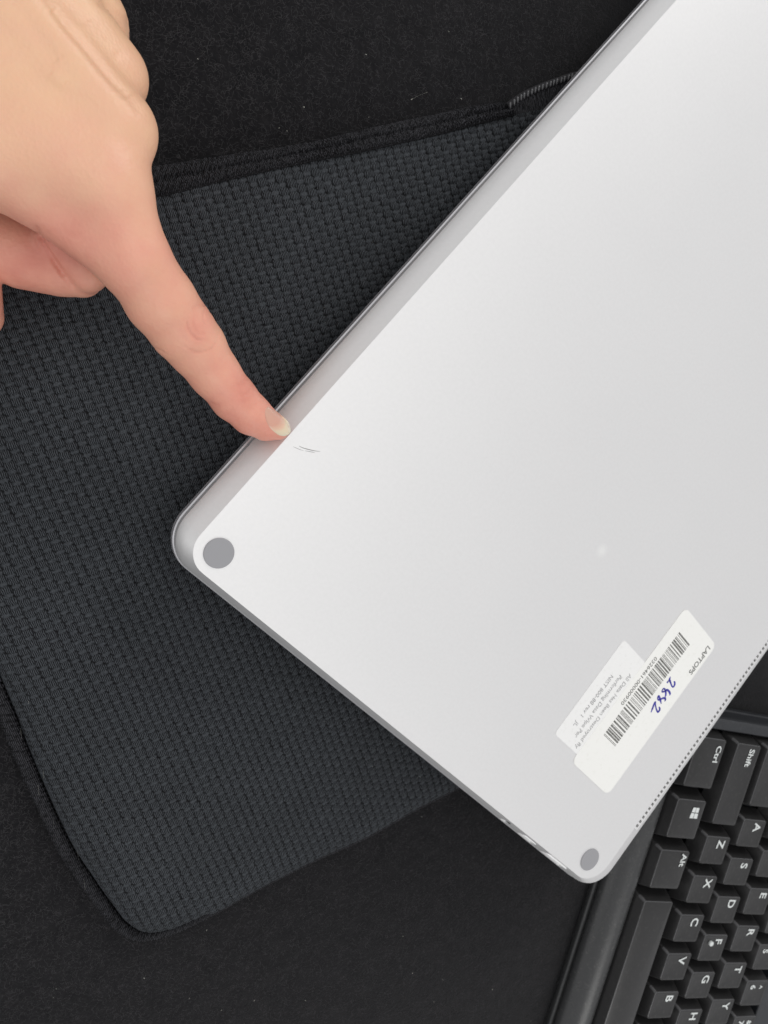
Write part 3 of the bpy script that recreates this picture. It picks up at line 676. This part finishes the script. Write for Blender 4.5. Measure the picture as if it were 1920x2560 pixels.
# thumb tucked beneath, with the folded pad in front of it
Tm = cone(D(-140, 560, 186), D(150, 652, 190), 9.6, 8.2)
Tm = smin(Tm, cone(D(60, 640, 189), D(205, 690, 191.5), 8.0, 5.2), 2)
Tp = cone(D(140, 600, 184), D(222, 684, 188.5), 5.2, 4.6)
Tm = smin(Tm, Tp, 0.9)
S = smin(S, Tm, 0.8)
S = smin(S, cone(D(-65, 720, 187), D(-52, 790, 190), 6.2, 5.5), 0.8)
for ax in range(3):
    sl = [slice(None)] * 3
    for e in (0, -1): sl[ax] = e; S[tuple(sl)] = np.maximum(S[tuple(sl)], 0.2)
def surface_nets(S, lo, h_):
    nx, ny, nz = S.shape; ins_ = S < 0
    cnt = sum(ins_[i:nx - 1 + i, j:ny - 1 + j, k:nz - 1 + k].astype(np.int8) for i in (0, 1) for j in (0, 1) for k in (0, 1))
    cells = np.argwhere((cnt > 0) & (cnt < 8)); ids = -np.ones((nx - 1, ny - 1, nz - 1), np.int32); ids[tuple(cells.T)] = np.arange(len(cells))
    acc = np.zeros((len(cells), 3)); c = np.zeros(len(cells))
    cor = [(i, j, k) for i in (0, 1) for j in (0, 1) for k in (0, 1)]
    for p in cor:
        for ax in range(3):
            if p[ax]: continue
            q = list(p); q[ax] = 1
            a_ = S[cells[:, 0] + p[0], cells[:, 1] + p[1], cells[:, 2] + p[2]].astype(float); b_ = S[cells[:, 0] + q[0], cells[:, 1] + q[1], cells[:, 2] + q[2]].astype(float)
            m_ = (a_ < 0) != (b_ < 0); t = np.where(m_, a_ / np.where(m_, a_ - b_, 1), 0)
            pt = np.tile(np.array(p, float), (len(cells), 1)); pt[:, ax] += t; acc += pt * m_[:, None]; c += m_
    V = (cells + acc / c[:, None]) * h_ + lo
    Q = []
    for ax in range(3):
        o1, o2 = (ax + 1) % 3, (ax + 2) % 3
        sl0 = [slice(None)] * 3; sl1 = [slice(None)] * 3; sl0[ax] = slice(0, -1); sl1[ax] = slice(1, None)
        x_ = ins_[tuple(sl0)] != ins_[tuple(sl1)]
        e = np.argwhere(x_); e = e[(e[:, o1] > 0) & (e[:, o2] > 0) & (e[:, o1] < S.shape[o1] - 1) & (e[:, o2] < S.shape[o2] - 1)]
        sgn = ins_[tuple(e.T)]
        def gid(d1, d2):
            z = e.copy(); z[:, o1] -= d1; z[:, o2] -= d2; return ids[tuple(z.T)]
        q = np.stack([gid(1, 1), gid(0, 1), gid(0, 0), gid(1, 0)], 1)
        q[~sgn] = q[~sgn][:, ::-1]; Q.append(q)
    return V, np.vstack(Q)
HV, HF = surface_nets(S, lo, VOX)
# normals from the field gradient
Gd = np.stack(np.gradient(S, VOX), -1)
ii = np.clip(((HV - lo) / VOX).round().astype(int), 0, np.array(S.shape) - 1); HN = Gd[tuple(ii.T)].astype(float); HN /= np.linalg.norm(HN, axis=1)[:, None] + 1e-9
pxy = np.column_stack([HV[:, 0] / HV[:, 2] * FPX + 960, HV[:, 1] / HV[:, 2] * FPX + 1280])
front = -np.sum(HN * HV, 1) / np.linalg.norm(HV, axis=1) > -0.1
def crease(pts, wpx, depth, n=24):
    Q_ = smooth_path(pts, n); near = (np.abs(pxy[:, 0] - Q_[:, 0].mean()) < 400) & (np.abs(pxy[:, 1] - Q_[:, 1].mean()) < 400) & front
    out = np.zeros(len(HV)); P_ = pxy[near]; d = seg_dist(P_, Q_)
    t = np.argmin(np.linalg.norm(P_[:, None] - Q_[None, ::2], axis=2), 1) / (len(Q_[::2]) - 1)
    out[near] = depth * np.exp(-(d / wpx) ** 2) * np.clip(np.sin(np.pi * np.clip(t, 0.08, .92)) * 1.6, 0, 1); return out
disp = np.zeros(len(HV)); red = np.zeros(len(HV))
q2 = lambda L: [(200 + x_ / 2.183, 500 + y_ / 2.183) for x_, y_ in L]
for pts, w_, dp in ((q2([(600, 620), (640, 575), (690, 580), (720, 640)]), 3.0, .22), (q2([(590, 640), (590, 700), (640, 760), (700, 765)]), 3.0, .25), (q2([(620, 620), (620, 680), (655, 730), (720, 720)]), 2.4, .16),
                    (q2([(570, 800), (640, 835), (720, 810), (760, 740)]), 3.0, .20), (q2([(545, 690), (560, 740), (600, 780)]), 2.6, .10), (q2([(690, 575), (675, 640), (700, 700)]), 3, .12),
                    (q2([(840, 1010), (880, 1000), (910, 960)]), 3.0, .16), (q2([(860, 1070), (910, 1055), (940, 1010)]), 3.0, .14), (q2([(870, 1100), (930, 1080), (960, 1040)]), 2.5, .08),
                    (q2([(400, 800), (440, 820), (470, 840)]), 3.5, .12), (q2([(690, 1100), (740, 1120), (770, 1110)]), 3.5, .12)):
    disp += crease(pts, w_ * .75, dp * 1.35); red += crease(pts, w_ * 2.5, 0.05)
# bony relief on the back of the hand: valleys between the tendons, small knuckle highlight
q3 = lambda L: [(x_ / 2.765, y_ / 2.765) for x_, y_ in L]
disp += crease(q3([(300, -60), (420, 120), (600, 330), (760, 520), (880, 650), (960, 760)]), 13, 0.75)
disp += crease(q3([(640, -20), (760, 60), (880, 160), (940, 260)]), 10, 0.5)
disp += crease(q3([(40, -40), (180, 120), (330, 330), (470, 500)]), 22, 0.4)
disp -= crease(q3([(330, 500), (420, 560), (470, 590)]), 20, 0.45)
disp -= crease(q3([(560, 120), (700, 280), (840, 420)]), 20, 0.35)
disp += crease(q3([(250, 1580), (300, 1700), (400, 1850), (500, 1980)]), 6, 1.1)     # fold of the thumb pad
HV2 = HV - HN * disp[:, None]
# slow unevenness
HV2 += HN * (0.12 * np.sin(HV[:, 0] * .33 + 1) * np.sin(HV[:, 1] * .29) * np.sin(HV[:, 2] * .25))[:, None]
M_SKIN, nt, b = mat('skin', (0.66, 0.42, 0.29, 1), 0.43, spec=0.5)
b.inputs['Subsurface Weight'].default_value = 0.08; b.inputs['Subsurface Radius'].default_value = (1.0, 0.35, 0.18); b.inputs['Subsurface Scale'].default_value = 0.004
at = nt.nodes.new('ShaderNodeAttribute'); at.attribute_name = 'pink'
co = coord(nt); nz = noise(nt, co, 110, 4, .6)
sm_ = nt.nodes.new('ShaderNodeMath'); sm_.operation = 'MULTIPLY_ADD'; nt.links.new(mapr(nt, nz, .3, .7, -0.10, 0.10), sm_.inputs[0]); sm_.inputs[1].default_value = 1.0; nt.links.new(at.outputs['Fac'], sm_.inputs[2])
nt.links.new(ramp(nt, sm_.outputs[0], [(0.0, (0.84, 0.53, 0.32, 1)), (0.35, (0.83, 0.465, 0.31, 1)), (0.7, (0.78, 0.35, 0.255, 1)), (1.0, (0.62, 0.20, 0.15, 1))]), b.inputs['Base Color'])
vo = nt.nodes.new('ShaderNodeTexVoronoi'); vo.inputs['Scale'].default_value = 1100; nt.links.new(co, vo.inputs['Vector'])
nn = bump(nt, b, noise(nt, co, 700, 4, .65), 0.00018, 0.5); bump(nt, b, vo.outputs['Distance'], 0.00012, 0.45, nn)
hand = mesh('hand', cam2world(HV2), HF[:, ::-1] if False else HF, M_SKIN, smooth=True)
hand['label'] = 'bare light skinned hand pointing with its index finger at the laptop edge'; hand['category'] = 'hand'
me = hand.data
if sum(me.polygons[i].normal.z > 0 for i in range(0, 0)): pass
# natural colour: fingertips, knuckles and the thumb pinker than the back of the hand
pk = 0.30 + 0.0 * red
pk = np.interp(pxy[:, 1], [0, 350, 620, 850, 1000, 1080], [0.06, 0.18, 0.40, 0.36, 0.52, 0.60])
def blob(cx, cy, r, a_): return a_ * np.exp(-(((pxy[:, 0] - cx) ** 2 + (pxy[:, 1] - cy) ** 2) / r ** 2))
pk = pk + 0.08 + 0.10 * (pxy[:, 1] > 480) * np.clip((pxy[:, 1] - 480) / 150, 0, 1) + red + blob(604, 978, 42, .13) + blob(507, 815, 34, .14) + blob(190, 570, 120, .08) + blob(90, 640, 150, .26) + blob(190, 340, 60, .07) + blob(280, 395, 60, .10)
att = me.attributes.new('pink', 'FLOAT', 'POINT'); att.data.foreach_set('value', pk.astype(np.float32))
# fingernail: shell laid on the fingertip
from mathutils.bvhtree import BVHTree
cells = np.abs(pxy[:, 0] - 690) < 90
sel = cells[HF].all(1) & (np.abs(pxy[HF[:, 0], 1] - 1050) < 90)
uq, inv = np.unique(HF[sel], return_inverse=True); bv = BVHTree.FromPolygons([tuple(v) for v in HV2[uq]], [tuple(f) for f in inv.reshape(-1, 4)])
c5 = lambda L: np.array([(600 + x_ / 6.381, 980 + y_ / 6.381) for x_, y_ in L])
sideA = smooth_path(c5([(425, 215), (545, 282), (668, 375), (765, 470), (806, 560)]), 22)     # upper edge of the nail, root to tip
sideB = smooth_path(c5([(395, 330), (420, 480), (480, 590), (600, 690), (700, 712)]), 22)      # lower edge
tipc = c5([(808, 655)])[0]
NU, NV_ = 22, 17
pts = np.zeros((NU, NV_, 3)); good = np.zeros((NU, NV_), bool)
for i in range(NU):
    for j in range(NV_):
        t = j / (NV_ - 1); p = sideA[i] * (1 - t) + sideB[i] * t
        bul = (i / (NU - 1)) ** 3 * math.sin(math.pi * t); p = p + (tipc - (sideA[-1] + sideB[-1]) / 2) * bul * 0.8
        rb_ = (1 - i / (NU - 1)) ** 3 * math.sin(math.pi * t); p = p + np.array([-3.0, -1.0]) * rb_
        d = Vector(((p[0] - 960) / FPX, (p[1] - 1280) / FPX, 1.0)).normalized()
        hit = bv.ray_cast(Vector((0, 0, 0)), d)
        if hit[0] is not None: pts[i, j] = np.array(hit[0]) - np.array(d) * (-0.10 + 0.26 * min(1, 4.5 * math.sin(math.pi * t) ** 1.2 if 0 < t < 1 else 0, (i + 0.01) * 0.4)); good[i, j] = True
        else: pts[i, j] = (p[0], p[1], np.nan)
# smooth and fill the overhanging cells: fit a quadratic depth over the nail
gi = np.argwhere(good); A_ = lambda q: np.column_stack([np.ones(len(q)), q[:, 0], q[:, 1], q[:, 0] ** 2, q[:, 0] * q[:, 1], q[:, 1] ** 2])
uvn = np.stack(np.meshgrid(np.arange(NU) / NU, np.arange(NV_) / NV_, indexing='ij'), -1).reshape(-1, 2)
zz = pts[..., 2].reshape(-1); gg = good.reshape(-1); cf = np.linalg.lstsq(A_(uvn[gg]), zz[gg], rcond=None)[0]; zf = (A_(uvn) @ cf).reshape(NU, NV_)
for i in range(NU):
    for j in range(NV_):
        if good[i, j]: pass
        else:
            p = pts[i, j]; z_ = zf[i, j]; pts[i, j] = ((p[0] - 960) / FPX * z_, (p[1] - 1280) / FPX * z_, z_)
NVt = cam2world(pts.reshape(-1, 3)); NF = np.array([[i * NV_ + j, (i + 1) * NV_ + j, (i + 1) * NV_ + j + 1, i * NV_ + j + 1] for i in range(NU - 1) for j in range(NV_ - 1)])
M_NAIL, nt, b = mat('nail', (0.72, 0.42, 0.34, 1), 0.25, spec=0.5)
b.inputs['Subsurface Weight'].default_value = 0.1; b.inputs['Subsurface Radius'].default_value = (1, .4, .3); b.inputs['Subsurface Scale'].default_value = 0.002; b.inputs['Coat Weight'].default_value = 0.3; b.inputs['Coat Roughness'].default_value = 0.2
at = nt.nodes.new('ShaderNodeAttribute'); at.attribute_name = 'tip'
nt.links.new(ramp(nt, at.outputs['Fac'], [(0.0, (0.66, 0.38, 0.28, 1)), (0.55, (0.68, 0.36, 0.27, 1)), (0.68, (0.76, 0.50, 0.36, 1)), (0.76, (0.76, 0.62, 0.44, 1)), (1.0, (0.76, 0.67, 0.50, 1))]), b.inputs['Base Color'])
nail = mesh('fingernail', NVt, NF, M_NAIL, hand, smooth=True)
tipv = np.array([i / (NU - 1) + 0.18 * (1 - math.sin(math.pi * j / (NV_ - 1))) * (i / (NU - 1)) for i in range(NU) for j in range(NV_)])
tipv = np.array([i / (NU - 1) + 0.16 * (2 * j / (NV_ - 1) - 1) ** 2 + 0.06 * (j / (NV_ - 1)) for i in range(NU) for j in range(NV_)])
nail.data.attributes.new('tip', 'FLOAT', 'POINT').data.foreach_set('value', (tipv * 0.95).astype(np.float32))
print('tris approx', sum(len(o.data.polygons) * 2 for o in bpy.data.objects if o.type == 'MESH'))
tipw = cam2world(np.array([D(699, 1072, 208 + 3.0)]))[0]; print('tip bottom above plate', (tipw - LO) @ LN, 'hand z min', cam2world(HV2)[:, 2].min())
